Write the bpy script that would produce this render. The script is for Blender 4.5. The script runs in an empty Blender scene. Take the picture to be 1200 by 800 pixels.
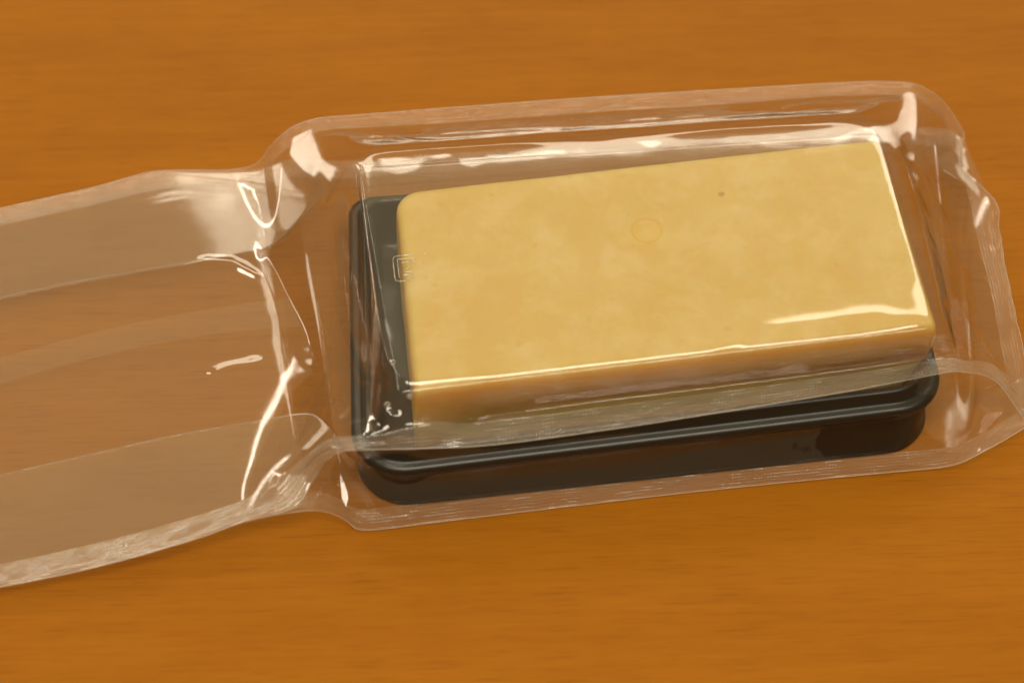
import bpy, bmesh, math, random
import numpy as np
from mathutils import Vector

# ------------------------------------------------------------------ camera, world, lights, exposure
sc = bpy.context.scene
COL = sc.collection
CM = 0.01
TILT = math.radians(53.0); DIST = 53.0 * CM
cam = bpy.data.cameras.new('camera'); cam_o = bpy.data.objects.new('camera', cam); COL.objects.link(cam_o)
cam_o.location = (0, -DIST * math.cos(TILT), DIST * math.sin(TILT))
cam_o.rotation_euler = (math.radians(90) - TILT, 0, 0)
cam.sensor_width = 36.0; cam.lens = 78.0; cam.clip_start = 0.01; cam.clip_end = 50.0
cam.dof.use_dof = True; cam.dof.focus_distance = 0.5185; cam.dof.aperture_fstop = 9.0
sc.camera = cam_o

world = bpy.data.worlds.new('World'); sc.world = world; world.use_nodes = True
bg = world.node_tree.nodes['Background']
bg.inputs['Color'].default_value = (1.0, 0.64, 0.28, 1); bg.inputs['Strength'].default_value = 0.22

def lamp(name, loc, aim, sx, sy, power, colour=(1, 0.89, 0.70)):
    l = bpy.data.lights.new(name, 'AREA'); l.shape = 'RECTANGLE'; l.size = sx; l.size_y = sy; l.energy = power; l.color = colour
    o = bpy.data.objects.new(name, l); COL.objects.link(o); o.location = loc
    o.rotation_euler = (Vector(aim) - Vector(loc)).to_track_quat('-Z', 'Y').to_euler()
    return o
# ceiling tubes of the room
lamp('ceiling_lamp', (0.10, -0.48, 1.75), (0.10, -0.48, 0), 1.3, 0.52, 26, (1, .90, .70))
lamp('ceiling_lamp', (-1.1, 0.85, 1.75), (-1.1, 0.851, 0), 0.10, 1.5, 8)
lamp('ceiling_lamp', (0.20, 1.93, 1.72), (0.10, 0, 0), 2.2, 0.34, 15, (1, .9, .68))
lamp('ceiling_panel', (0.1, 1.15, 1.85), (0.1, 1.15, 0), 3.2, 1.7, 6.5, (1, .83, .44))

vs = sc.view_settings
vs.view_transform = 'Standard'; vs.look = 'None'; vs.exposure = 0.06; vs.gamma = 1.0; vs.use_curve_mapping = False
sc.cycles.transparent_max_bounces = 48; sc.cycles.max_bounces = 8; sc.cycles.glossy_bounces = 4; sc.cycles.diffuse_bounces = 3
sc.cycles.use_adaptive_sampling = True; sc.cycles.adaptive_threshold = 0.02
sc.cycles.use_denoising = True
sc.cycles.caustics_reflective = False; sc.cycles.caustics_refractive = False

# ------------------------------------------------------------------ measured shapes, centimetres
TOP=[[[-14.483,3.228,0.46],[-14.438,2.684,0.46],[-14.413,2.334,0.46],[-14.389,1.986,0.46],[-14.281,0.934,0.46],[-14.118,-0.339,0.45],[-13.956,-1.584,0.45],[-13.763,-3.024,0.44],[-13.573,-4.424,0.44],[-13.396,-5.766,0.42],[-13.253,-6.893,0.4],[-13.205,-7.439,0.38]],[[-10.594,4.27,0.6],[-10.53,3.714,0.6],[-10.493,3.398,0.6],[-10.457,3.083,0.6],[-10.374,2.006,0.6],[-10.313,0.954,0.6],[-10.163,-0.326,0.6],[-10.006,-1.685,0.59],[-9.853,-3.002,0.58],[-9.683,-4.496,0.55],[-9.511,-6.037,0.5],[-9.444,-6.637,0.48]],[[-8.717,4.767,0.74],[-8.614,4.14,0.75],[-8.565,3.854,0.76],[-8.516,3.569,0.77],[-8.387,2.662,0.78],[-8.235,1.464,0.78],[-8.086,0.298,0.78],[-7.869,-0.962,0.78],[-7.659,-2.186,0.78],[-7.441,-3.583,0.74],[-7.158,-5.382,0.66],[-7.039,-5.934,0.62]],[[-6.991,4.654,0.9],[-6.911,4.149,0.9],[-6.874,3.941,0.9],[-6.837,3.734,0.9],[-6.733,2.913,0.9],[-6.573,1.85,0.89],[-6.326,0.718,0.9],[-6.011,-0.302,0.9],[-5.842,-1.306,0.91],[-5.85,-2.631,0.9],[-5.979,-5.0,0.8],[-5.851,-5.512,0.76]],[[-6.336,4.656,1.12],[-6.242,4.198,1.1],[-6.209,3.993,1.08],[-6.176,3.789,1.06],[-6.031,2.849,1.04],[-5.862,1.86,1.04],[-5.312,0.628,1.08],[-4.737,-0.56,1.14],[-4.523,-1.52,1.2],[-4.546,-2.458,1.26],[-5.349,-4.733,1.05],[-4.807,-5.318,0.98]],[[-5.885,4.885,1.62],[-5.774,4.415,1.58],[-5.7,4.206,1.565],[-5.625,3.997,1.55],[-5.369,3.136,1.5],[-5.131,1.832,1.46],[-4.654,0.532,1.46],[-4.246,-0.759,1.5],[-4.05,-1.815,1.6],[-4.158,-3.119,1.92],[-4.833,-4.436,1.32],[-4.387,-4.723,1.24]],[[-5.356,5.196,1.9],[-5.183,4.744,1.9],[-5.058,4.447,1.95],[-4.934,4.152,2.0],[-4.535,2.97,2.1],[-4.272,1.647,2.0],[-4.024,0.23,2.0],[-3.745,-1.141,2.0],[-3.455,-2.352,2.1],[-3.537,-3.567,2.42],[-4.057,-4.218,2.04],[-4.051,-4.604,1.84]],[[-4.666,5.388,2.0],[-4.478,4.991,2.0],[-4.33,4.516,2.25],[-3.874,3.288,2.95],[-3.705,2.749,3.24],[-3.522,1.246,3.25],[-3.304,-0.271,3.25],[-3.094,-1.736,3.25],[-2.763,-3.128,3.22],[-2.348,-4.034,2.66],[-3.128,-4.38,2.44],[-3.501,-4.649,2.24]],[[-3.579,5.52,1.98],[-3.477,5.076,2.0],[-3.204,4.364,2.35],[-3.105,3.295,3.2],[-3.085,2.811,3.26],[-2.95,1.229,3.27],[-2.781,-0.288,3.27],[-2.581,-1.751,3.27],[-2.147,-3.668,3.33],[-1.872,-3.853,2.5],[-1.876,-4.087,2.5],[-1.909,-4.475,2.05]],[[-0.845,5.807,1.98],[-0.819,5.331,2.0],[-0.788,4.587,2.35],[-0.747,3.484,3.23],[-0.743,3.026,3.26],[-0.708,1.221,3.28],[-0.675,-0.42,3.28],[-0.662,-1.998,3.28],[-0.648,-3.6,3.33],[-0.644,-3.539,2.02],[-0.642,-3.752,2.02],[-0.637,-4.4,2.04]],[[2.119,6.095,1.98],[2.107,5.616,2.0],[2.058,4.867,2.35],[2.031,3.848,3.13],[2.015,3.295,3.26],[1.975,1.609,3.28],[1.937,-0.047,3.28],[1.9,-1.639,3.28],[1.861,-3.255,3.33],[1.905,-3.105,2.0],[1.9,-3.327,2.0],[1.882,-4.027,2.06]],[[5.312,6.356,1.98],[5.283,5.875,2.0],[5.193,5.149,2.35],[5.084,4.049,3.21],[5.052,3.566,3.26],[4.957,1.948,3.28],[4.863,0.33,3.28],[4.77,-1.277,3.28],[4.676,-2.837,3.33],[4.787,-2.682,2.0],[4.776,-2.877,2.0],[4.731,-3.525,2.1]],[[8.308,6.59,1.98],[8.264,6.134,2.0],[8.135,5.404,2.35],[7.964,4.343,3.16],[7.903,3.811,3.26],[7.876,2.21,3.28],[7.851,0.658,3.28],[7.82,-0.912,3.28],[7.784,-2.415,3.33],[7.976,-2.183,2.0],[7.951,-2.344,2.0],[7.851,-2.917,2.13]],[[9.861,6.666,1.9],[9.653,6.182,1.95],[9.466,5.681,2.25],[8.983,4.454,2.95],[8.81,3.902,3.22],[8.99,2.351,3.24],[9.16,0.794,3.24],[9.324,-0.708,3.24],[9.449,-2.053,3.29],[9.788,-1.846,2.0],[9.762,-1.985,2.0],[9.665,-2.456,2.08]],[[10.477,6.563,1.7],[10.232,6.033,1.8],[10.075,5.675,1.875],[9.92,5.32,1.95],[9.667,4.535,2.1],[9.942,3.198,1.9],[10.09,1.682,1.8],[10.15,0.136,1.8],[10.153,-1.16,1.8],[10.212,-1.734,1.85],[10.266,-1.928,1.85],[10.264,-2.264,1.85]],[[10.971,6.506,1.233],[10.82,5.953,1.233],[10.766,5.64,1.211],[10.711,5.33,1.19],[10.732,4.669,1.105],[10.714,3.566,1.19],[10.913,2.131,0.935],[11.033,0.528,0.977],[11.015,-0.601,1.062],[11.004,-1.292,1.19],[11.002,-1.648,1.275],[11.007,-2.06,1.275]],[[11.416,5.989,0.75],[11.233,5.153,0.72],[11.265,4.938,0.69],[11.297,4.724,0.66],[11.719,4.111,0.72],[11.924,3.523,0.792],[11.889,2.333,0.69],[11.9,0.883,0.69],[11.956,-0.273,0.63],[12.011,-1.077,0.6],[11.983,-1.985,0.6],[11.85,-2.829,0.57]]]
LOW=[[[-14.511,3.295,0.38],[-14.191,0.623,0.34],[-13.871,-2.049,0.33],[-13.55,-4.72,0.32],[-13.23,-7.392,0.3]],[[-10.615,4.34,0.52],[-10.325,1.605,0.48],[-10.036,-1.131,0.48],[-9.747,-3.866,0.46],[-9.457,-6.601,0.42]],[[-8.731,4.809,0.66],[-8.311,2.134,0.66],[-7.891,-0.541,0.66],[-7.471,-3.216,0.66],[-7.051,-5.891,0.55]],[[-7.021,4.774,0.7],[-6.705,2.205,0.78],[-6.39,-0.363,0.78],[-6.075,-2.931,0.79],[-5.76,-5.5,0.74]],[[-6.274,4.814,0.75],[-5.889,2.29,0.64],[-5.504,-0.234,0.68],[-5.118,-2.758,0.8],[-4.733,-5.282,0.75]],[[-5.856,4.997,0.8],[-5.416,2.461,0.3],[-4.975,-0.074,0.3],[-4.534,-2.61,0.3],[-4.094,-5.145,0.5]],[[-5.345,5.228,0.7],[-4.94,2.624,0.035],[-4.535,0.02,0.035],[-4.131,-2.584,0.035],[-3.726,-5.189,0.25]],[[-4.744,5.498,0.3],[-4.395,2.786,0.035],[-4.045,0.073,0.035],[-3.696,-2.639,0.035],[-3.346,-5.352,0.08]],[[-3.685,5.694,0.08],[-3.243,2.981,0.035],[-2.801,0.268,0.035],[-2.359,-2.445,0.035],[-1.917,-5.159,0.06]],[[-0.87,6.002,0.06],[-0.816,3.257,0.035],[-0.762,0.513,0.035],[-0.708,-2.232,0.035],[-0.653,-4.977,0.06]],[[2.182,6.294,0.06],[2.119,3.568,0.035],[2.056,0.841,0.035],[1.993,-1.886,0.035],[1.93,-4.612,0.06]],[[5.473,6.588,0.06],[5.316,3.886,0.035],[5.16,1.184,0.035],[5.004,-1.519,0.035],[4.847,-4.221,0.06]],[[8.555,6.806,0.08],[8.421,4.139,0.035],[8.287,1.472,0.035],[8.154,-1.195,0.035],[8.02,-3.863,0.08]],[[10.074,6.742,0.15],[9.932,4.125,0.035],[9.791,1.508,0.035],[9.65,-1.109,0.035],[9.509,-3.726,0.12]],[[10.68,6.559,0.35],[10.539,3.995,0.035],[10.397,1.432,0.035],[10.256,-1.132,0.035],[10.115,-3.696,0.25]],[[11.099,6.317,0.55],[11.056,3.909,0.3],[11.012,1.5,0.3],[10.969,-0.909,0.3],[10.925,-3.317,0.35]],[[11.411,5.85,0.68],[11.733,4.154,0.67],[11.903,2.374,0.64],[11.97,-0.235,0.58],[11.816,-2.832,0.54]]]
GFRONT=[[[-13.234,-7.111,0.372],[-13.456,-4.489,0.4],[-13.24,-7.312,0.315]],[[-9.484,-6.277,0.472],[-9.797,-3.524,0.55],[-9.466,-6.519,0.435]],[[-7.11,-5.603,0.624],[-7.627,-3.052,0.72],[-7.064,-5.811,0.565]],[[-5.928,-5.205,0.764],[-5.878,-2.808,0.88],[-5.769,-5.423,0.755]],[[-5.132,-4.967,1.002],[-4.638,-2.619,0.95],[-4.745,-5.206,0.765]],[[-4.655,-4.551,1.268],[-4.033,-3.106,0.9],[-4.107,-5.069,0.515]],[[-4.055,-4.372,1.94],[-3.751,-3.761,0.9],[-3.738,-5.111,0.265]],[[-3.277,-4.488,2.34],[-3.213,-4.246,0.9],[-3.357,-5.271,0.095]],[[-1.889,-4.242,2.3],[-1.906,-4.544,0.9],[-1.93,-5.078,0.075]],[[-0.64,-4.011,2.008],[-0.649,-4.407,0.9],[-0.655,-4.895,0.075]],[[1.893,-3.607,2.004],[1.917,-4.062,0.9],[1.932,-4.53,0.075]],[[4.758,-3.136,2.02],[4.817,-3.622,0.9],[4.852,-4.14,0.075]],[[7.911,-2.573,2.032],[7.984,-3.153,0.9],[8.024,-3.783,0.095]],[[9.723,-2.173,2.012],[9.425,-2.917,0.9],[9.513,-3.647,0.135]],[[10.265,-2.062,1.83],[9.847,-2.631,0.9],[10.119,-3.619,0.265]],[[11.004,-1.813,1.255],[10.838,-2.008,0.7],[10.926,-3.245,0.365]],[[11.93,-2.323,0.568],[11.925,-1.433,0.58],[11.821,-2.754,0.555]]]
GBACK=[[[-14.456,2.902,0.44],[-14.144,0.258,0.4],[-14.501,3.215,0.395]],[[-10.556,3.936,0.58],[-10.308,1.202,0.55],[-10.606,4.258,0.535]],[[-8.655,4.391,0.726],[-8.24,1.488,0.75],[-8.718,4.729,0.675]],[[-6.943,4.351,0.88],[-6.569,1.815,0.9],[-7.012,4.697,0.715]],[[-6.28,4.381,1.088],[-5.875,1.933,0.95],[-6.262,4.738,0.765]],[[-5.818,4.603,1.576],[-5.274,2.613,1.0],[-5.843,4.921,0.815]],[[-5.252,4.925,1.88],[-4.759,3.428,1.0],[-5.333,5.15,0.715]],[[-4.553,5.15,1.98],[-4.298,3.841,1.0],[-4.734,5.417,0.315]],[[-3.518,5.254,1.972],[-3.358,3.924,1.0],[-3.672,5.613,0.095]],[[-0.829,5.521,1.972],[-0.8,4.202,1.0],[-0.868,5.92,0.075]],[[2.112,5.808,1.972],[2.113,4.537,1.0],[2.18,6.212,0.075]],[[5.295,6.067,1.972],[5.298,4.819,1.0],[5.468,6.507,0.075]],[[8.282,6.316,1.972],[8.286,5.046,1.0],[8.551,6.726,0.095]],[[9.736,6.376,1.91],[9.348,5.046,1.0],[10.07,6.663,0.165]],[[10.33,6.245,1.74],[9.84,4.678,1.0],[10.676,6.482,0.365]],[[10.88,6.174,1.213],[10.726,4.573,0.8],[11.098,6.245,0.565]],[[11.306,5.487,0.712],[11.585,3.84,0.68],[11.421,5.799,0.695]]]
LID_TOP=[[-2.554,-3.871,3.2],[9.479,-2.08,3.2],[8.771,3.893,3.2],[-3.707,2.758,3.2]]
CHEESE_TOP=[[-2.12,-3.648,3.08],[9.465,-1.869,3.08],[8.732,3.756,3.08],[-2.709,2.068,3.08]]
CREASES=[([[-6.279,4.457,0.9],[-6.033,2.829,1.0],[-5.856,1.827,1.08]],-0.05,0.13),([[-5.856,1.827,1.08],[-5.299,0.549,1.18],[-4.856,-0.409,1.27],[-4.507,-1.546,1.4],[-4.451,-2.463,1.5]],-0.12,0.15),([[-4.506,-2.439,1.3],[-4.903,-3.267,1.3],[-5.322,-4.355,1.2],[-5.591,-5.129,1.0]],0.14,0.17),([[-4.845,-3.985,1.5],[-5.004,-4.763,1.3],[-5.189,-5.082,1.1]],0.05,0.08),([[-5.86,1.851,1.05],[-5.204,1.96,1.4],[-4.523,2.343,1.8],[-3.994,2.537,2.6],[-3.705,2.749,3.24]],0.1,0.14),([[-7.595,1.815,0.9],[-6.762,1.722,0.95],[-5.854,1.079,1.0]],0.06,0.1),([[-7.1,-1.666,0.9],[-6.523,-1.409,0.95],[-5.735,-1.298,1.0]],0.055,0.16),([[-9.624,-2.42,0.6],[-9.153,-1.237,0.65],[-8.37,1.186,0.8]],0.006,0.2),([[-8.984,-2.898,0.6],[-8.73,-1.484,0.65],[-8.04,0.926,0.8]],0.006,0.15),([[-5.353,5.139,1.9],[-4.548,4.166,2.2],[-3.729,2.784,3.2]],0.06,0.09),([[-2.248,-4.079,2.3],[-1.129,-3.69,2.3],[-1.643,-3.699,2.8],[-2.002,-3.734,3.2]],0.06,0.06),([[-4.167,-3.318,2.2],[-3.396,-3.505,2.3],[-2.419,-4.085,2.7]],0.07,0.08),([[-3.944,-4.009,2.2],[-3.19,-3.942,2.3],[-2.343,-4.098,2.75]],0.06,0.05),([[-3.978,-3.318,2.2],[-3.861,-3.78,2.2],[-3.895,-4.237,2.2]],0.05,0.07),([[-3.702,-3.132,2.2],[-3.205,-3.574,2.3],[-2.896,-4.036,2.5]],-0.05,0.07),([[5.284,-2.188,3.28],[6.815,-1.926,3.28],[8.162,-1.711,3.28],[9.353,-1.967,3.24]],0.018,0.1),([[8.152,-1.807,3.28],[8.891,-2.039,3.24],[9.43,-2.146,3.1]],0.022,0.08),([[4.461,-2.834,3.2],[4.8,-2.754,3.25],[5.108,-2.589,3.28]],-0.05,0.1),([[9.448,3.964,1.9],[10.021,3.322,1.6],[10.774,3.303,1.4],[11.603,3.171,1.3]],0.09,0.12),([[10.037,3.326,1.5],[10.635,3.813,1.35],[11.195,4.782,1.2]],0.07,0.12),([[10.709,2.631,1.3],[11.361,2.9,1.3],[11.751,3.036,1.3]],0.06,0.14),([[11.692,2.9,1.3],[11.738,2.179,1.2],[11.81,1.428,1.15]],0.06,0.12),([[10.058,5.802,1.8],[10.007,4.386,1.8],[9.852,3.235,1.7]],0.04,0.16),([[9.852,3.235,1.7],[10.359,2.413,1.4],[10.917,0.868,1.2]],0.06,0.13),([[10.094,3.05,1.6],[10.763,2.229,1.3],[11.682,1.691,1.15]],0.07,0.12),([[9.587,4.625,2.0],[10.326,5.608,1.7],[10.899,6.186,1.45]],0.06,0.12),([[10.18,0.294,1.6],[10.701,-0.731,1.3],[11.477,-2.702,1.0]],0.06,0.22),([[10.67,-0.98,1.3],[11.031,-2.127,1.2],[11.322,-3.128,1.0]],0.03,0.2),([[-1.038,-3.619,2.2],[-0.473,-3.606,2.05],[0.474,-3.444,2.05]],0.05,0.16),([[6.709,5.43,2.2],[7.567,5.659,2.2],[8.822,5.601,2.2]],0.06,0.1),([[6.88,5.054,2.3],[7.937,5.224,2.3],[8.987,5.28,2.3]],0.06,0.09),([[6.709,5.43,2.2],[6.719,5.139,2.3],[6.876,4.998,2.3]],0.05,0.08),([[-2.942,4.493,2.3],[-2.509,4.09,2.5],[-2.036,3.6,2.8]],0.07,0.1),([[-2.065,4.346,2.4],[-0.414,4.458,2.4],[1.138,4.485,2.4]],0.06,0.14),([[1.869,4.716,2.3],[3.329,4.885,2.3],[5.424,5.11,2.3]],0.05,0.12),([[-2.514,5.104,2.0],[-0.84,5.302,2.0],[1.262,5.445,2.0],[3.374,5.702,2.0],[6.345,5.961,2.0]],-0.06,0.14)]
PATCH_AT=[-3.431,-3.711,2.2]
MARK_AT=[[-2.338,-0.33,3.2],[-1.786,0.069,3.2],[-2.077,-0.726,3.2]]
RINGS_AT=[[-2.208,-3.91,3.0],[-2.619,-2.997,3.2],[-2.692,-4.133,2.8],[9.956,-1.699,1.9]]
DIMPLE_AT=[3.102,0.851,3.08]
SPECK_AT=[4.874,1.963,3.08]
SEAM=[[[-13.947,-1.484,0.38],[-13.821,-2.264,0.38]],[[-10.196,-0.175,0.5],[-10.108,-0.928,0.5]],[[-8.092,0.258,0.7],[-7.923,-0.477,0.7]],[[-6.278,0.533,0.84],[-6.02,-0.256,0.84]],[[-5.268,0.666,0.9],[-4.974,-0.226,0.9]]]


# ------------------------------------------------------------------ helpers
rng = np.random.default_rng(7)
_perm = rng.permutation(512); _grad = rng.uniform(-1, 1, (512, 3)); _grad /= np.linalg.norm(_grad, axis=1)[:, None]
def noise3(p):
    p = np.asarray(p, float); i = np.floor(p).astype(int); f = p - i; w = f * f * f * (f * (f * 6 - 15) + 10)
    out = 0
    for dx in (0, 1):
        for dy in (0, 1):
            for dz in (0, 1):
                h = _perm[(_perm[(_perm[(i[..., 0] + dx) & 511] + i[..., 1] + dy) & 511] + i[..., 2] + dz) & 511]
                g = _grad[h]; d = f - np.array([dx, dy, dz])
                ww = (w[..., 0] if dx else 1 - w[..., 0]) * (w[..., 1] if dy else 1 - w[..., 1]) * (w[..., 2] if dz else 1 - w[..., 2])
                out = out + ww * np.einsum('...k,...k->...', g, d)
    return out

def pchip(P, n):
    """Interpolate along axis 0 of P without overshoot; n = subdivisions of each interval."""
    P = np.asarray(P, float); d = P[1:] - P[:-1]
    m = np.zeros_like(P); a, b = d[:-1], d[1:]; ok = a * b > 0
    m[1:-1] = np.where(ok, 2 * a * b / np.where(ok, a + b, 1), 0) * 0.5 + np.where(ok, 0.25 * (a + b), 0.25 * (a + b) * 0.4)
    m[0] = d[0]; m[-1] = d[-1]
    rows = []
    for i in range(len(P) - 1):
        for k in range(n[i]):
            t = k / n[i]; t2 = t * t; t3 = t2 * t
            rows.append((2*t3 - 3*t2 + 1) * P[i] + (t3 - 2*t2 + t) * m[i] + (-2*t3 + 3*t2) * P[i+1] + (t3 - t2) * m[i+1])
    rows.append(P[-1]); return np.stack(rows)

def smooth(G, k, axis):
    for _ in range(k):
        H = G.copy(); s = [slice(None)] * G.ndim; a = list(s); b = list(s)
        s[axis] = slice(1, -1); a[axis] = slice(0, -2); b[axis] = slice(2, None)
        H[tuple(s)] = 0.5 * G[tuple(s)] + 0.25 * (G[tuple(a)] + G[tuple(b)]); G = H
    return G

def loft(net, step, sm=(3, 3)):
    P = np.asarray(net, float)
    nu = [max(2, int(round(np.linalg.norm(P[i+1] - P[i], axis=-1).max() / step))) for i in range(P.shape[0] - 1)]
    nv = [max(2, int(round(np.linalg.norm(P[:, j+1] - P[:, j], axis=-1).mean() / step))) for j in range(P.shape[1] - 1)]
    G = pchip(P, nu)
    G = np.swapaxes(pchip(np.swapaxes(G, 0, 1), nv), 0, 1)
    G = smooth(smooth(G, sm[0], 0), sm[1], 1)
    return G, nu, nv

def normals(G):
    du = np.gradient(G, axis=0); dv = np.gradient(G, axis=1)
    n = np.cross(dv, du); n /= np.linalg.norm(n, axis=-1, keepdims=True) + 1e-12
    return n * np.where(n[..., 2:3] < 0, -1, 1) if np.mean(n[..., 2]) < 0 else n

def link(name, me, mat, parent=None, shade=True):
    o = bpy.data.objects.new(name, me); COL.objects.link(o)
    if mat: me.materials.append(mat)
    if shade:
        me.polygons.foreach_set('use_smooth', np.ones(len(me.polygons), bool))
    o.parent = parent
    return o

def grid_obj(name, G, mat, parent, uv=None):
    nu, nv = G.shape[:2]
    idx = np.arange(nu * nv).reshape(nu, nv)
    f = np.stack([idx[:-1, :-1], idx[1:, :-1], idx[1:, 1:], idx[:-1, 1:]], -1).reshape(-1, 4)
    me = bpy.data.meshes.new(name); me.vertices.add(nu * nv); me.vertices.foreach_set('co', (G.reshape(-1, 3) * CM).ravel())
    me.loops.add(len(f) * 4); me.loops.foreach_set('vertex_index', f.ravel())
    me.polygons.add(len(f)); me.polygons.foreach_set('loop_start', np.arange(len(f)) * 4)
    if uv is None:
        lu = np.concatenate([[0], np.cumsum(np.linalg.norm(np.diff(G[:, nv // 2], axis=0), axis=1))])
        lv = np.concatenate([[0], np.cumsum(np.linalg.norm(np.diff(G[nu // 2], axis=0), axis=1))])
        uv = np.stack(np.meshgrid(lu, lv, indexing='ij'), -1)
    me.update(calc_edges=True)
    l = me.uv_layers.new(name='UVMap'); l.data.foreach_set('uv', uv.reshape(-1, 2)[f.ravel()].ravel())
    me.validate(); me.update()
    return link(name, me, mat, parent)

def round_quad(c, r, n=10):
    """Loop of points round a quad (counter-clockwise) with corner radii r."""
    c = [np.array(p[:2], float) for p in c]; out = []
    if not hasattr(r, '__len__'): r = [r] * 4
    for i in range(4):
        p, a, b = c[i], c[i - 1], c[(i + 1) % 4]
        u = (a - p) / np.linalg.norm(a - p); v = (b - p) / np.linalg.norm(b - p)
        ang = math.acos(np.dot(u, v)); t = r[i] / math.tan(ang / 2)
        s, e = p + u * t, p + v * t; o = p + (u + v) / np.linalg.norm(u + v) * r[i] / math.sin(ang / 2)
        a0 = math.atan2(*(s - o)[::-1]); a1 = math.atan2(*(e - o)[::-1])
        while a1 < a0: a1 += 2 * math.pi
        for k in range(n + 1):
            a_ = a0 + (a1 - a0) * k / n; out.append(o + r[i] * np.array([math.cos(a_), math.sin(a_)]))
    # resample the straight runs so that long sides can bend
    res = []
    for i, p in enumerate(out):
        q = out[(i + 1) % len(out)]; m = ((36, 18)[(i // (n + 1)) % 2]) if (i % (n + 1)) == n else 1
        for k in range(m): res.append(p + (q - p) * k / m)
    return np.array(res)

def inset(c, d):
    """Move each side of a ccw quad inwards by d."""
    c = [np.array(p[:2], float) for p in c]; lines = []
    for i in range(4):
        a, b = c[i], c[(i + 1) % 4]; t = (b - a) / np.linalg.norm(b - a); nrm = np.array([-t[1], t[0]])
        lines.append((a + nrm * d, t))
    out = []
    for i in range(4):
        (p, t), (q, s) = lines[i - 1], lines[i]
        k = np.linalg.solve(np.stack([t, -s], 1), q - p); out.append(p + t * k[0])
    return out

def loops_obj(name, loops, mat, parent=None, cap0=True, cap1=True):
    n = len(loops[0]); V = np.concatenate(loops); F = []
    for a in range(len(loops) - 1):
        for k in range(n):
            F.append((a*n + k, a*n + (k+1) % n, (a+1)*n + (k+1) % n, (a+1)*n + k))
    if cap0: F.append(tuple(range(n))[::-1])
    if cap1: F.append(tuple(range((len(loops)-1)*n, len(loops)*n)))
    me = bpy.data.meshes.new(name); me.from_pydata((V * CM).tolist(), [], F); me.update()
    return link(name, me, mat, parent)

def lvl(c, d, z, r):
    p = round_quad(inset(c, d), r); return np.column_stack([p, np.full(len(p), z)])

def tubes(name, paths, rad, mat, parent, closed=False, ns=6):
    """One mesh of thin round strokes along polylines (cm)."""
    V, F = [], []
    for path in paths:
        P = np.array(path, float); n = len(P); base = len(V)
        T = np.gradient(P, axis=0) if not closed else np.roll(P, -1, 0) - np.roll(P, 1, 0)
        T /= np.linalg.norm(T, axis=1)[:, None] + 1e-9
        for k in range(n):
            a = np.cross(T[k], [0, 0, 1.0]); a /= np.linalg.norm(a) + 1e-9; b = np.cross(a, T[k])
            for j in range(ns):
                th = 2 * math.pi * j / ns; V.append(P[k] + rad * (a * math.cos(th) + b * math.sin(th)))
        for k in range(n if closed else n - 1):
            for j in range(ns):
                k2 = (k + 1) % n
                F.append((base + k*ns + j, base + k*ns + (j+1) % ns, base + k2*ns + (j+1) % ns, base + k2*ns + j))
    me = bpy.data.meshes.new(name); me.from_pydata((np.array(V) * CM).tolist(), [], F); me.update()
    return link(name, me, mat, parent)

def tag(o, label=None, cat=None, kind=None):
    if label: o['label'] = label
    if cat: o['category'] = cat
    if kind: o['kind'] = kind
    return o

# ------------------------------------------------------------------ materials
class NT:
    def __init__(s, name):
        s.m = bpy.data.materials.new(name); s.m.use_nodes = True; s.t = s.m.node_tree; s.t.nodes.clear()
        s.out = s.n('ShaderNodeOutputMaterial')
    def n(s, typ, **kw):
        x = s.t.nodes.new(typ)
        for k, v in kw.items(): setattr(x, k, v)
        return x
    def l(s, a, b): s.t.links.new(a, b)
    def set(s, sock, v):
        if hasattr(v, 'is_output') or isinstance(v, bpy.types.NodeSocket): s.l(v, sock)
        else: sock.default_value = v
    def math(s, op, a, b=0.0, clamp=False):
        x = s.n('ShaderNodeMath', operation=op, use_clamp=clamp); s.set(x.inputs[0], a); s.set(x.inputs[1], b); return x.outputs[0]
    def noise(s, vec, scale, detail=4, rough=.55, dist=0):
        x = s.n('ShaderNodeTexNoise'); s.l(vec, x.inputs['Vector']); x.inputs['Scale'].default_value = scale
        x.inputs['Detail'].default_value = detail; x.inputs['Roughness'].default_value = rough; x.inputs['Distortion'].default_value = dist; return x.outputs['Fac']
    def ramp(s, fac, stops):
        x = s.n('ShaderNodeValToRGB'); s.l(fac, x.inputs[0]); e = x.color_ramp.elements
        while len(e) < len(stops): e.new(.5)
        for el, (p, c) in zip(e, stops): el.position = p; el.color = c if len(c) == 4 else (*c, 1)
        return x.outputs[0]
    def mapping(s, src, scale=(1, 1, 1), loc=(0, 0, 0), rot=(0, 0, 0)):
        x = s.n('ShaderNodeMapping'); s.l(src, x.inputs[0]); x.inputs['Scale'].default_value = scale; x.inputs['Location'].default_value = loc; x.inputs['Rotation'].default_value = rot; return x.outputs[0]
    def obj(s): return s.n('ShaderNodeTexCoord').outputs['Object']
    def uv(s): return s.n('ShaderNodeTexCoord').outputs['UV']
    def bump(s, h, strength, dist):
        x = s.n('ShaderNodeBump'); s.l(h, x.inputs['Height']); x.inputs['Strength'].default_value = strength; x.inputs['Distance'].default_value = dist; return x.outputs[0]

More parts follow.
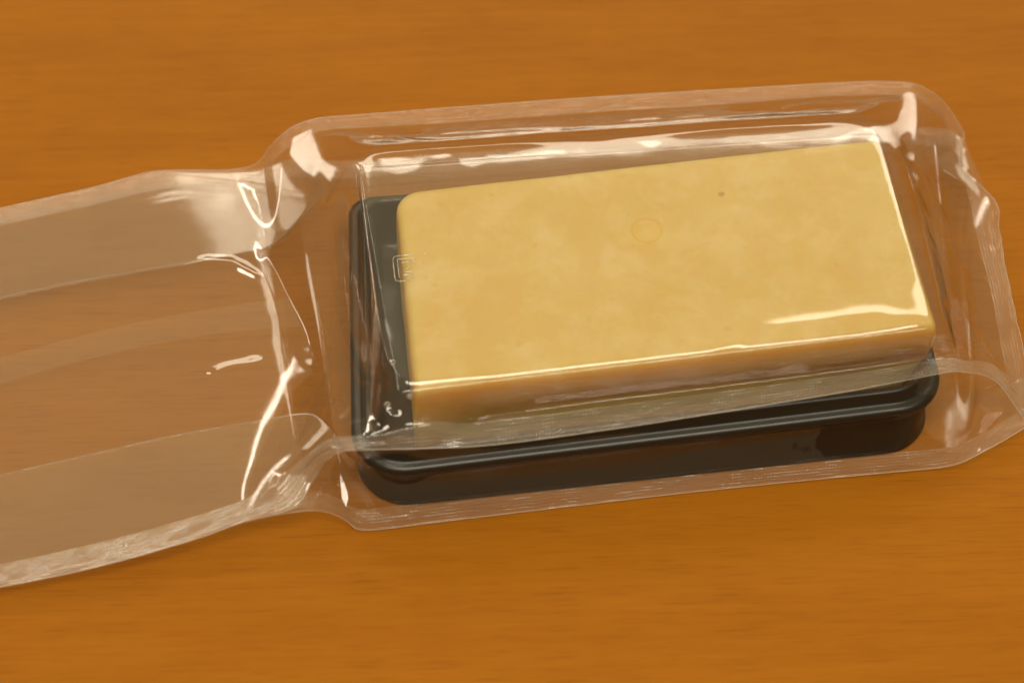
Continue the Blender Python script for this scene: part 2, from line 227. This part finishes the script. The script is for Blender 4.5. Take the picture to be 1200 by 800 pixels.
def film_material(name, haze, rough, seal=False, tint=(1, .96, .86), wet=None, gain=1.8, f0=.04):
    t = NT(name); uv = t.uv(); ob = t.obj()
    h = t.noise(t.mapping(ob, (1, 1, 1)), 260, 3)
    height = t.math('MULTIPLY', h, .12)
    hz = t.math('MULTIPLY_ADD', t.noise(ob, 55, 3), haze * .8); t.t.nodes[-1]
    hz_node = t.n('ShaderNodeMath', operation='MULTIPLY_ADD'); t.l(t.noise(ob, 60, 3), hz_node.inputs[0]); hz_node.inputs[1].default_value = haze * .9; hz_node.inputs[2].default_value = haze * .55
    hz = hz_node.outputs[0]
    if seal:
        sep = t.n('ShaderNodeSeparateXYZ'); t.l(uv, sep.inputs[0])
        # pressed weld lines along the band and the fine cross ribs between them
        lines = t.math('POWER', t.math('ABSOLUTE', t.math('SINE', t.math('MULTIPLY', sep.outputs[1], math.pi / .085))), 3.0)
        ribs = t.math('POWER', t.math('ABSOLUTE', t.math('SINE', t.math('MULTIPLY', sep.outputs[0], math.pi / .075))), 2.0)
        brk = t.ramp(t.noise(t.mapping(uv, (.9, 3.5, 1)), 1.3, 3), [(.42, (0, 0, 0)), (.6, (1, 1, 1))])
        pat = t.math('ADD', t.math('MULTIPLY', lines, t.math('ADD', t.math('MULTIPLY', brk, .75), .25)), t.math('MULTIPLY', ribs, t.math('MULTIPLY', brk, .8)))
        height = t.math('ADD', height, t.math('MULTIPLY', pat, 1.0))
        hz = t.math('ADD', hz, t.math('MULTIPLY', t.math('MULTIPLY', pat, brk), haze * .9))
        nrm = t.bump(height, .55, .0002)
    else:
        nrm = t.bump(height, .25, .0003)
    fac = t.n('ShaderNodeLayerWeight'); fac.inputs['Blend'].default_value = .5; t.l(nrm, fac.inputs['Normal'])
    sch = t.math('MULTIPLY', t.math('MULTIPLY_ADD', t.math('POWER', fac.outputs['Facing'], 5.0), 1 - f0), gain, True)
    sch_node = sch.node.inputs[0].links[0].from_node; sch_node.inputs[2].default_value = f0
    refl = sch
    if wet is not None:
        # where the film clings to the wet tray wall it loses its haze and its reflection
        c, rad, ang = wet
        v = t.mapping(ob, (1 / (rad[0] * CM), 1 / (rad[1] * CM), 1 / (rad[2] * CM)), tuple(-c[i] / rad[i] for i in range(3)))
        d = t.n('ShaderNodeVectorMath', operation='LENGTH'); t.l(v, d.inputs[0])
        dd = t.math('ADD', d.outputs['Value'], t.math('MULTIPLY', t.math('SUBTRACT', t.noise(ob, 130, 2), .5), 1.1))
        dry = t.ramp(dd, [(.93, (.02, .02, .02)), (1.0, (1, 1, 1))])
        hz = t.math('MULTIPLY', hz, dry); refl = t.math('MULTIPLY', refl, dry)
    tr = t.n('ShaderNodeBsdfTransparent'); tr.inputs[0].default_value = (*[1 - .02 * (1 - c) for c in tint], 1)
    di = t.n('ShaderNodeBsdfDiffuse'); di.inputs[0].default_value = (*tint, 1); tl = t.n('ShaderNodeBsdfTranslucent'); tl.inputs[0].default_value = (*tint, 1)
    t.l(nrm, di.inputs['Normal'])
    ms = t.n('ShaderNodeMixShader'); ms.inputs[0].default_value = .4; t.l(di.outputs[0], ms.inputs[1]); t.l(tl.outputs[0], ms.inputs[2])
    m1 = t.n('ShaderNodeMixShader'); t.l(hz, m1.inputs[0]); t.l(tr.outputs[0], m1.inputs[1]); t.l(ms.outputs[0], m1.inputs[2])
    gl = t.n('ShaderNodeBsdfGlossy'); gl.inputs['Roughness'].default_value = rough; t.l(nrm, gl.inputs['Normal'])
    m2 = t.n('ShaderNodeMixShader'); t.l(refl, m2.inputs[0]); t.l(m1.outputs[0], m2.inputs[1]); t.l(gl.outputs[0], m2.inputs[2])
    t.l(m2.outputs[0], t.out.inputs[0])
    return t.m

def wood_material():
    t = NT('orange_wood'); ob = t.obj()
    warp = t.mapping(ob, (1, 1, 1), rot=(0, 0, math.radians(-2)))
    broad = t.noise(t.mapping(warp, (2.2, 16, 1)), 2.2, 4, .55, .4)
    fine = t.noise(t.mapping(warp, (6, 150, 1)), 3.0, 5, .6)
    streak = t.noise(t.mapping(warp, (45, 620, 1)), 2.0, 3, .6)
    flame = t.noise(t.mapping(warp, (9, 22, 1)), 2.5, 3, .5, .6)
    f = t.math('ADD', t.math('MULTIPLY', broad, .42), t.math('ADD', t.math('MULTIPLY', fine, .30), t.math('ADD', t.math('MULTIPLY', streak, .14), t.math('MULTIPLY', flame, .2))))
    col = t.ramp(f, [(.36, (.290, .095, .0030)), (.50, (.332, .116, .0042)), (.62, (.365, .132, .0058))])
    pore = t.ramp(t.noise(t.mapping(warp, (30, 900, 1)), 2.5, 2), [(.55, (1, 1, 1)), (.68, (.66, .58, .5))])
    mx = t.n('ShaderNodeMix', data_type='RGBA', blend_type='MULTIPLY'); mx.inputs['Factor'].default_value = .5
    t.l(col, mx.inputs['A']); t.l(pore, mx.inputs['B'])
    p = t.n('ShaderNodeBsdfPrincipled'); t.l(mx.outputs['Result'], p.inputs['Base Color'])
    p.inputs['Roughness'].default_value = .45; p.inputs['Specular IOR Level'].default_value = .11
    t.l(t.bump(t.math('ADD', streak, fine), .12, .0002), p.inputs['Normal'])
    t.l(p.outputs[0], t.out.inputs[0]); return t.m

def cheese_material():
    t = NT('cheese'); ob = t.obj()
    big = t.noise(ob, 38, 4, .5, .15)
    small = t.noise(ob, 220, 4, .6)
    blot = t.ramp(t.noise(ob, 95, 4, .6, .3), [(.45, (0, 0, 0)), (.62, (1, 1, 1))])
    f = t.math('ADD', t.math('MULTIPLY', big, .6), t.math('ADD', t.math('MULTIPLY', small, .18), t.math('MULTIPLY', blot, .18)))
    col = t.ramp(f, [(.30, (.66, .45, .105)), (.50, (.70, .51, .17)), (.68, (.735, .56, .245))])
    d = t.n('ShaderNodeVectorMath', operation='DISTANCE'); t.l(ob, d.inputs[0]); d.inputs[1].default_value = [v * CM for v in SPECK_AT]
    sp = t.ramp(t.math('ADD', t.math('MULTIPLY', d.outputs['Value'], 1 / .0016), t.math('MULTIPLY', t.noise(ob, 900, 2), .8)), [(.7, (.55, .26, .10)), (1.0, (1, 1, 1))])
    spots = t.ramp(t.noise(ob, 330, 1, .3), [(.72, (1, 1, 1)), (.80, (.86, .78, .55))])
    mx = t.n('ShaderNodeMix', data_type='RGBA', blend_type='MULTIPLY'); mx.inputs['Factor'].default_value = .55; t.l(col, mx.inputs['A']); t.l(sp, mx.inputs['B'])
    mz = t.n('ShaderNodeMix', data_type='RGBA', blend_type='MULTIPLY'); mz.inputs['Factor'].default_value = .5; t.l(mx.outputs['Result'], mz.inputs['A']); t.l(spots, mz.inputs['B'])
    dq = t.n('ShaderNodeVectorMath', operation='DISTANCE'); t.l(ob, dq.inputs[0]); dq.inputs[1].default_value = [v * CM for v in DIMPLE_AT]
    disc = t.ramp(t.math('ADD', t.math('MULTIPLY', dq.outputs['Value'], 1 / .0042), t.math('MULTIPLY', t.noise(ob, 500, 2), .12)), [(.80, (.80, .56, .10)), (.86, (.65, .42, .07)), (.96, (.65, .42, .07)), (1.0, (.70, .455, .09))])
    dm = t.ramp(t.math('MULTIPLY', dq.outputs['Value'], 1 / .0044), [(.9, (.4, .4, .4)), (1.0, (0, 0, 0))])
    mw = t.n('ShaderNodeMix', data_type='RGBA'); t.l(dm, mw.inputs['Factor']); t.l(mz.outputs['Result'], mw.inputs['A']); t.l(disc, mw.inputs['B'])
    p = t.n('ShaderNodeBsdfPrincipled'); t.l(mw.outputs['Result'], p.inputs['Base Color'])
    p.inputs['Roughness'].default_value = .45; p.inputs['Subsurface Weight'].default_value = .9
    p.inputs['Subsurface Radius'].default_value = (1.0, .42, .08); p.inputs['Subsurface Scale'].default_value = .012
    t.l(t.bump(t.math('ADD', t.noise(ob, 420, 4), t.math('MULTIPLY', big, 1.5)), .15, .0005), p.inputs['Normal'])
    t.l(p.outputs[0], t.out.inputs[0]); return t.m

def black_plastic():
    t = NT('black_plastic'); ob = t.obj()
    p = t.n('ShaderNodeBsdfPrincipled'); p.inputs['Base Color'].default_value = (.014, .0125, .009, 1)
    t.l(t.math('MULTIPLY_ADD', t.noise(ob, 300, 3), .12), p.inputs['Roughness']); p.inputs['Roughness'].links[0].from_node.inputs[2].default_value = .27
    t.l(t.bump(t.noise(ob, 90, 3), .2, .0006), p.inputs['Normal'])
    t.l(p.outputs[0], t.out.inputs[0]); return t.m

M_wood, M_cheese, M_black = wood_material(), cheese_material(), black_plastic()
M_film = film_material('bag_film', .017, .068, gain=2.1)
M_gusset = film_material('gusset_film', .012, .06, gain=2.0, wet=((8.3, -3.15, .75), (1.9, .9, .55), 0))
M_seal = film_material('welded_seal', .10, .15, seal=True, gain=1.6)
M_front = film_material('front_welded_seal', .16, .14, seal=True, gain=2.2)
M_lid = film_material('clear_lid_plastic', .017, .05, gain=1.3)
M_edge = film_material('film_edge', .30, .18, gain=2.0)
M_mark = film_material('embossed_plastic', .16, .10, gain=4.0)

# ------------------------------------------------------------------ table
me = bpy.data.meshes.new('table_top')
bm = bmesh.new(); bmesh.ops.create_grid(bm, x_segments=2, y_segments=2, size=0.9); bm.to_mesh(me); bm.free()
table = link('table_top', me, M_wood, None, False)
tag(table, 'orange brown wooden table top with fine grain', None, 'structure')

# ------------------------------------------------------------------ black tray
RR = (1.2, 1.1, .9, .55); RI = (.7, .7, .6, .3); RS = (1.0, .95, .8, .45)
RIM = [(-3.54, -4.88), (9.86, -2.91), (9.18, 4.45), (-3.98, 3.30)]
BASE = [(-3.46, -4.82), (9.72, -3.14), (9.05, 4.4), (-3.96, 3.3)]
tray = bpy.data.objects.new('food_tray', None); COL.objects.link(tray)
tag(tray, 'shallow black plastic tray under the cheese, resting on the wooden table', 'tray')
loops_obj('tray_wall', [
    lvl(BASE, .30, .02, .9), lvl(BASE, .08, .03, 1.1), lvl(BASE, .0, .10, 1.2), lvl(BASE, .02, .2, 1.2), lvl(BASE, .07, .55, 1.2),
    lvl(RIM, .10, .9, RR), lvl(RIM, .10, 1.14, RR), lvl(RIM, .05, 1.22, RR), lvl(RIM, .0, 1.28, RR), lvl(RIM, .0, 1.36, RR), lvl(RIM, .04, 1.43, RR), lvl(RIM, .12, 1.46, RR),
    lvl(RIM, .21, 1.46, RS), lvl(RIM, .26, 1.49, RS), lvl(RIM, .31, 1.70, RS), lvl(RIM, .34, 1.75, RS), lvl(RIM, .38, 1.77, RS), lvl(RIM, .46, 1.77, RI), lvl(RIM, .50, 1.74, RI), lvl(RIM, .52, 1.66, RI)], M_black, tray, True, False)
loops_obj('tray_floor', [
    lvl(RIM, .52, 1.66, RI), lvl(RIM, .54, 1.2, RI), lvl(RIM, .60, .5, RI), lvl(RIM, .68, .36, RI), lvl(RIM, .80, .32, RI)], M_black, tray, False, True)

# ------------------------------------------------------------------ cheese
def cheese_block():
    c = CHEESE_TOP; R = (.12, .12, .16, .55)
    prof = [(.30, .34), (.12, .38), (.02, .5)] + [(-.04 * math.sin(math.pi * k / 10), .5 + 2.3 * k / 10) for k in range(1, 11)]
    prof += [(.012, 2.90), (.04, 2.98), (.09, 3.045), (.16, 3.08), (.26, 3.092)]
    loops = [lvl(c, d - .03, z, [max(.06, r) for r in R]) for d, z in prof]
    # inner rings for the top so that it can undulate and take the dent
    ctr = loops[-1][:, :2].mean(0)
    for k in range(1, 46):
        L = loops[len(prof) - 1].copy(); L[:, :2] = ctr + (L[:, :2] - ctr) * (1 - k / 46.0); loops.append(L)
    V = np.concatenate(loops)
    n = noise3(V * .45) * .07 + noise3(V * 1.5) * .022
    top = np.clip((V[:, 2] - 2.6) / .4, 0, 1)
    V[:, 2] += n * top * .55
    side = 1 - top
    dirn = V[:, :2] - ctr; dirn /= np.linalg.norm(dirn, axis=1)[:, None] + 1e-9
    V[:, :2] += dirn * (noise3(V * .7 + 9) * .06 * side)[:, None]
    V[:, 0] -= np.clip((V[:, 0] - 6) / 3, 0, 1) * .62 * np.clip((2.5 - V[:, 2]) / 2.0, 0, 1)
    # convex cut left end and slightly bowed long sides
    r = np.hypot(V[:, 0] - DIMPLE_AT[0], (V[:, 1] - DIMPLE_AT[1]))
    V[:, 2] += top * (-.06 * np.clip(1 - (r / .36) ** 4, 0, 1) + .012 * np.exp(-((r - .40) / .06) ** 2))
    m = len(loops[0])
    o = loops_obj('cheese_block', [V[i*m:(i+1)*m] for i in range(len(loops))], M_cheese, None, True, True)
    return tag(o, 'pale yellow rectangular block of cheese sealed inside the clear bag', 'cheese')
cheese_block()

# ------------------------------------------------------------------ clear lid
LB = inset(RIM, .42)
def mixq(a, b, t): return [np.array(p[:2]) * (1 - t) + np.array(q[:2]) * t for p, q in zip(a, b)]
lid = bpy.data.objects.new('clear_lid', None); COL.objects.link(lid)
tag(lid, 'clear plastic lid with embossed mark over the cheese, set on the black tray', 'lid')
lt = LID_TOP
loops_obj('lid_shell', [
    lvl(LB, -.03, 1.785, .7), lvl(LB, -.01, 1.80, .7), lvl(LB, .0, 1.84, .68), lvl(mixq(LB, lt, .45), 0, 2.35, .5), lvl(mixq(LB, lt, .9), 0, 2.95, .32),
    lvl(lt, .0, 3.08, .26), lvl(lt, .03, 3.15, .24), lvl(lt, .08, 3.19, .2), lvl(lt, .16, 3.20, .16), lvl(lt, .20, 3.20, .14), lvl(lt, .6, 3.20, .12), lvl(lt, 1.6, 3.20, .1)], M_lid, lid, False, True)
def stroke_mark():
    c = np.array(MARK_AT[0]); a = math.radians(7); ux = np.array([math.cos(a), math.sin(a), 0]); uy = np.array([-math.sin(a), math.cos(a), 0])
    def P(pts): return [c + ux * x + uy * y + np.array([0, 0, .016]) for x, y in pts]
    z = []
    z.append(P([(.12, .37), (-.25, .37), (-.31, .34), (-.34, .28), (-.34, -.28), (-.31, -.34), (-.25, -.37), (-.1, -.37)]))   # outer bracket
    z.append(P([(-.24, .27), (.12, .27)])); z.append(P([(-.24, .27), (-.24, -.26)])); z.append(P([(.36, .36), (.44, .36)])); z.append(P([(.34, -.34), (.38, -.34)]))
    z.append(P([(-.14, .16), (.06, .16), (.05, .06), (-.01, -.02), (-.10, -.07)]))                                           # プ
    k = [(.13 + .045 * math.cos(q), .18 + .045 * math.sin(q)) for q in np.linspace(0, 2 * math.pi, 9)]; z.append(P(k))
    z.append(P([(-.12, -.12), (.08, -.12)])); z.append(P([(-.14, -.2), (.10, -.2), (.07, -.28), (0, -.34), (-.08, -.37)]))    # ラ
    return z
tubes('embossed_mark', stroke_mark(), .014, M_mark, lid)
for x, y, zz in RINGS_AT[:3]:
    tubes('embossed_ring', [[(x + .055 * math.cos(q), y + .055 * math.sin(q), 3.225) for q in np.linspace(0, 2 * math.pi, 17)[:-1]]], .018, M_mark, lid, True)

# ------------------------------------------------------------------ vacuum bag
bag = bpy.data.objects.new('vacuum_bag', None); COL.objects.link(bag)
tag(bag, 'clear wrinkled plastic vacuum bag sealed round the cheese, its empty end flat on the table', 'bag')

def seg_dist(P, poly):
    """Distance in space from points to a polyline and the place along it (0..1)."""
    best = np.full(P.shape[:-1], 1e9); tt = np.zeros(P.shape[:-1]); n = len(poly) - 1
    for i in range(n):
        a, b = np.array(poly[i]), np.array(poly[i + 1]); ab = b - a
        t = np.clip(((P - a) @ ab) / (ab @ ab), 0, 1); q = a + t[..., None] * ab
        d = np.linalg.norm((P - q) * np.array([1, 1, .7]), axis=-1); m = d < best
        best = np.where(m, d, best); tt = np.where(m, (i + t) / n, tt)
    return best, tt

def crumple(P, amp, s):
    a = noise3(P * s); b = noise3(P * s * 2.3 + 5)
    return amp * ((.5 - np.abs(a) * 2.2) + .4 * (.5 - np.abs(b) * 2.2))

G, nu, nv = loft(TOP, .048, (5, 3))
_cv = np.concatenate([[0], np.cumsum(nv)]); _vv = np.interp(np.arange(G.shape[1]), _cv, np.arange(len(_cv)))
Gs = smooth(G, 80, 1); _ci = np.arange(G.shape[1]); wgt = np.clip(1.6 * np.exp(-((_vv - 8) / .8) ** 2) + 1.3 * np.exp(-((_ci - _cv[9]) / 11.0) ** 2), 0, 1)[None, :, None]
G = G * (1 - wgt) + Gs * wgt
N = normals(G); disp = np.zeros(G.shape[:2])
for poly, amp, w in CREASES:
    d, t = seg_dist(G, poly)
    wob = 1 + .3 * noise3(G * 2.1 + len(poly))
    disp += amp * np.exp(-(d / (w * wob)) ** 1.15) * np.clip(np.minimum(t, 1 - t) * 5 + .25, 0, 1)
# looseness: how far the film stands free of what it wraps (station, row)
X, Y = G[..., 0], G[..., 1]
tailness = np.clip((-4.2 - X) / 1.0, 0, 1); endness = np.clip((X - 9.2 - Y * -.1) / .6, 0, 1)
cu = np.concatenate([[0], np.cumsum(nu)]); cv = np.concatenate([[0], np.cumsum(nv)])
vv = np.interp(np.arange(G.shape[1]), cv, np.arange(len(cv)))[None, :] + 0 * X
uu = np.interp(np.arange(G.shape[0]), cu, np.arange(len(cu)))[:, None] + 0 * X
sides = np.clip(np.maximum(4.0 - vv, vv - 8.2), 0, 1)
knee = np.exp(-((uu - 5) / 1.3) ** 2)
disp += crumple(G * np.array([.6, 1, 1]), .007, .55) * tailness
disp += crumple(G, .034, .85) * endness * np.clip((X - 9.3) / 1.0, 0, 1)
disp += crumple(G * np.array([.45, 1.2, 1.0]), .009, 1.2) * sides * (1 - tailness) * (1 - endness)
disp += .035 * noise3(G * np.array([.75, .2, 0]) + 2.7) * np.exp(-((vv - 8) / .7) ** 2) * (1 - tailness) * (1 - endness)
disp += crumple(G + 3, .018, 1.0) * knee
disp += crumple(G * np.array([1, 1.3, 1]) + 11, .07, 1.15) * np.exp(-(np.linalg.norm((G - np.array(PATCH_AT)) * np.array([.8, 1.4, .6]), axis=-1) / .75) ** 2)
disp += noise3(G * np.array([1.1, 1.6, 1])) * .004 * (1 - tailness) + noise3(G * 4.0) * .0008
disp = smooth(smooth(disp, 3, 0), 3, 1)
edge_free = np.clip(np.minimum(vv, 11 - vv) * 1.2, .25, 1)
G = G + N * (disp * edge_free)[..., None]
G[..., 0] += .06 * noise3(G * np.array([0, 2.2, 0]) + 4.5) * np.clip(uu - 15, 0, 1) + .025 * noise3(G * np.array([0, 7, 0]) + 1.5) * np.clip(uu - 15, 0, 1)
# parts: the panel between the welds, and the welded bands
edge_back = G[:, 0].copy(); edge_front = G[:, -1].copy(); edge_end = G[-1].copy()
a, b = cv[1], cv[10]; e = cu[-2] + int(nu[-1] * .45)
grid_obj('upper_panel', G[:e+1, a:b+1], M_film, bag)
grid_obj('seal_band', G[:e+1, :a+1], M_seal, bag)
grid_obj('seal_band', G[:e+1, b:], M_front, bag)
grid_obj('end_seal', np.swapaxes(G[e:], 0, 1), M_seal, bag)

# cut edges of the welded film, a little thicker than the film itself
for pth in (edge_back, edge_front, edge_end):
    tubes('cut_edge', [pth[::2]], .013, M_edge, bag, ns=5)

H, hu, hv = loft(LOW, .09, (3, 3))
NH = normals(H)
H = H + NH * (crumple(H, .006, .5) * np.clip((H[..., 2] - .1) / .3, 0, 1))[..., None]
H[..., 2] = np.maximum(H[..., 2], .02)
tubes('cut_edge', [H[:, -1][::2]], .010, M_edge, bag, ns=5)
hx = np.concatenate([[0], np.cumsum(hv)]); band = hv[-1] // 6 + 2
grid_obj('lower_panel', H[:, band:-band], M_film, bag)
grid_obj('seal_band', H[:, :band+1], M_seal, bag)
grid_obj('seal_band', H[:, -band-1:], M_seal, bag)

for net, m in ((GFRONT, M_gusset), (GBACK, M_film)):
    P = np.asarray(net, float)
    # fold: two nearly flat leaves meeting at the fold line
    net5 = np.stack([P[:, 0], P[:, 0] * .5 + P[:, 1] * .5, P[:, 1] * .94 + P[:, 0] * .06, P[:, 1] * .94 + P[:, 2] * .06, P[:, 1] * .5 + P[:, 2] * .5, P[:, 2]], 1)
    K, _, _ = loft(net5, .08, (3, 1))
    NK = normals(K); boxy = np.clip((K[..., 0] + 4.6) / .8, 0, 1)
    K = K + NK * (crumple(K * np.array([.5, 1, 1]), .014, .9) * boxy)[..., None]
    K[..., 2] = np.maximum(K[..., 2], .03)
    gp = grid_obj('gusset_panel', K, m, bag)
    fl = K[:, K.shape[1] // 2][::2]; fl = fl[fl[:, 0] < -4.3]
    tubes('fold_line', [fl], .006, M_edge, gp, ns=5)

S = np.asarray(SEAM, float)
S3 = np.stack([S[:, 0], S.mean(1), S[:, 1]], 1)
K, _, _ = loft(S3, .08, (2, 1)); K[..., 2] -= .03
grid_obj('centre_seam', K, M_film, bag)
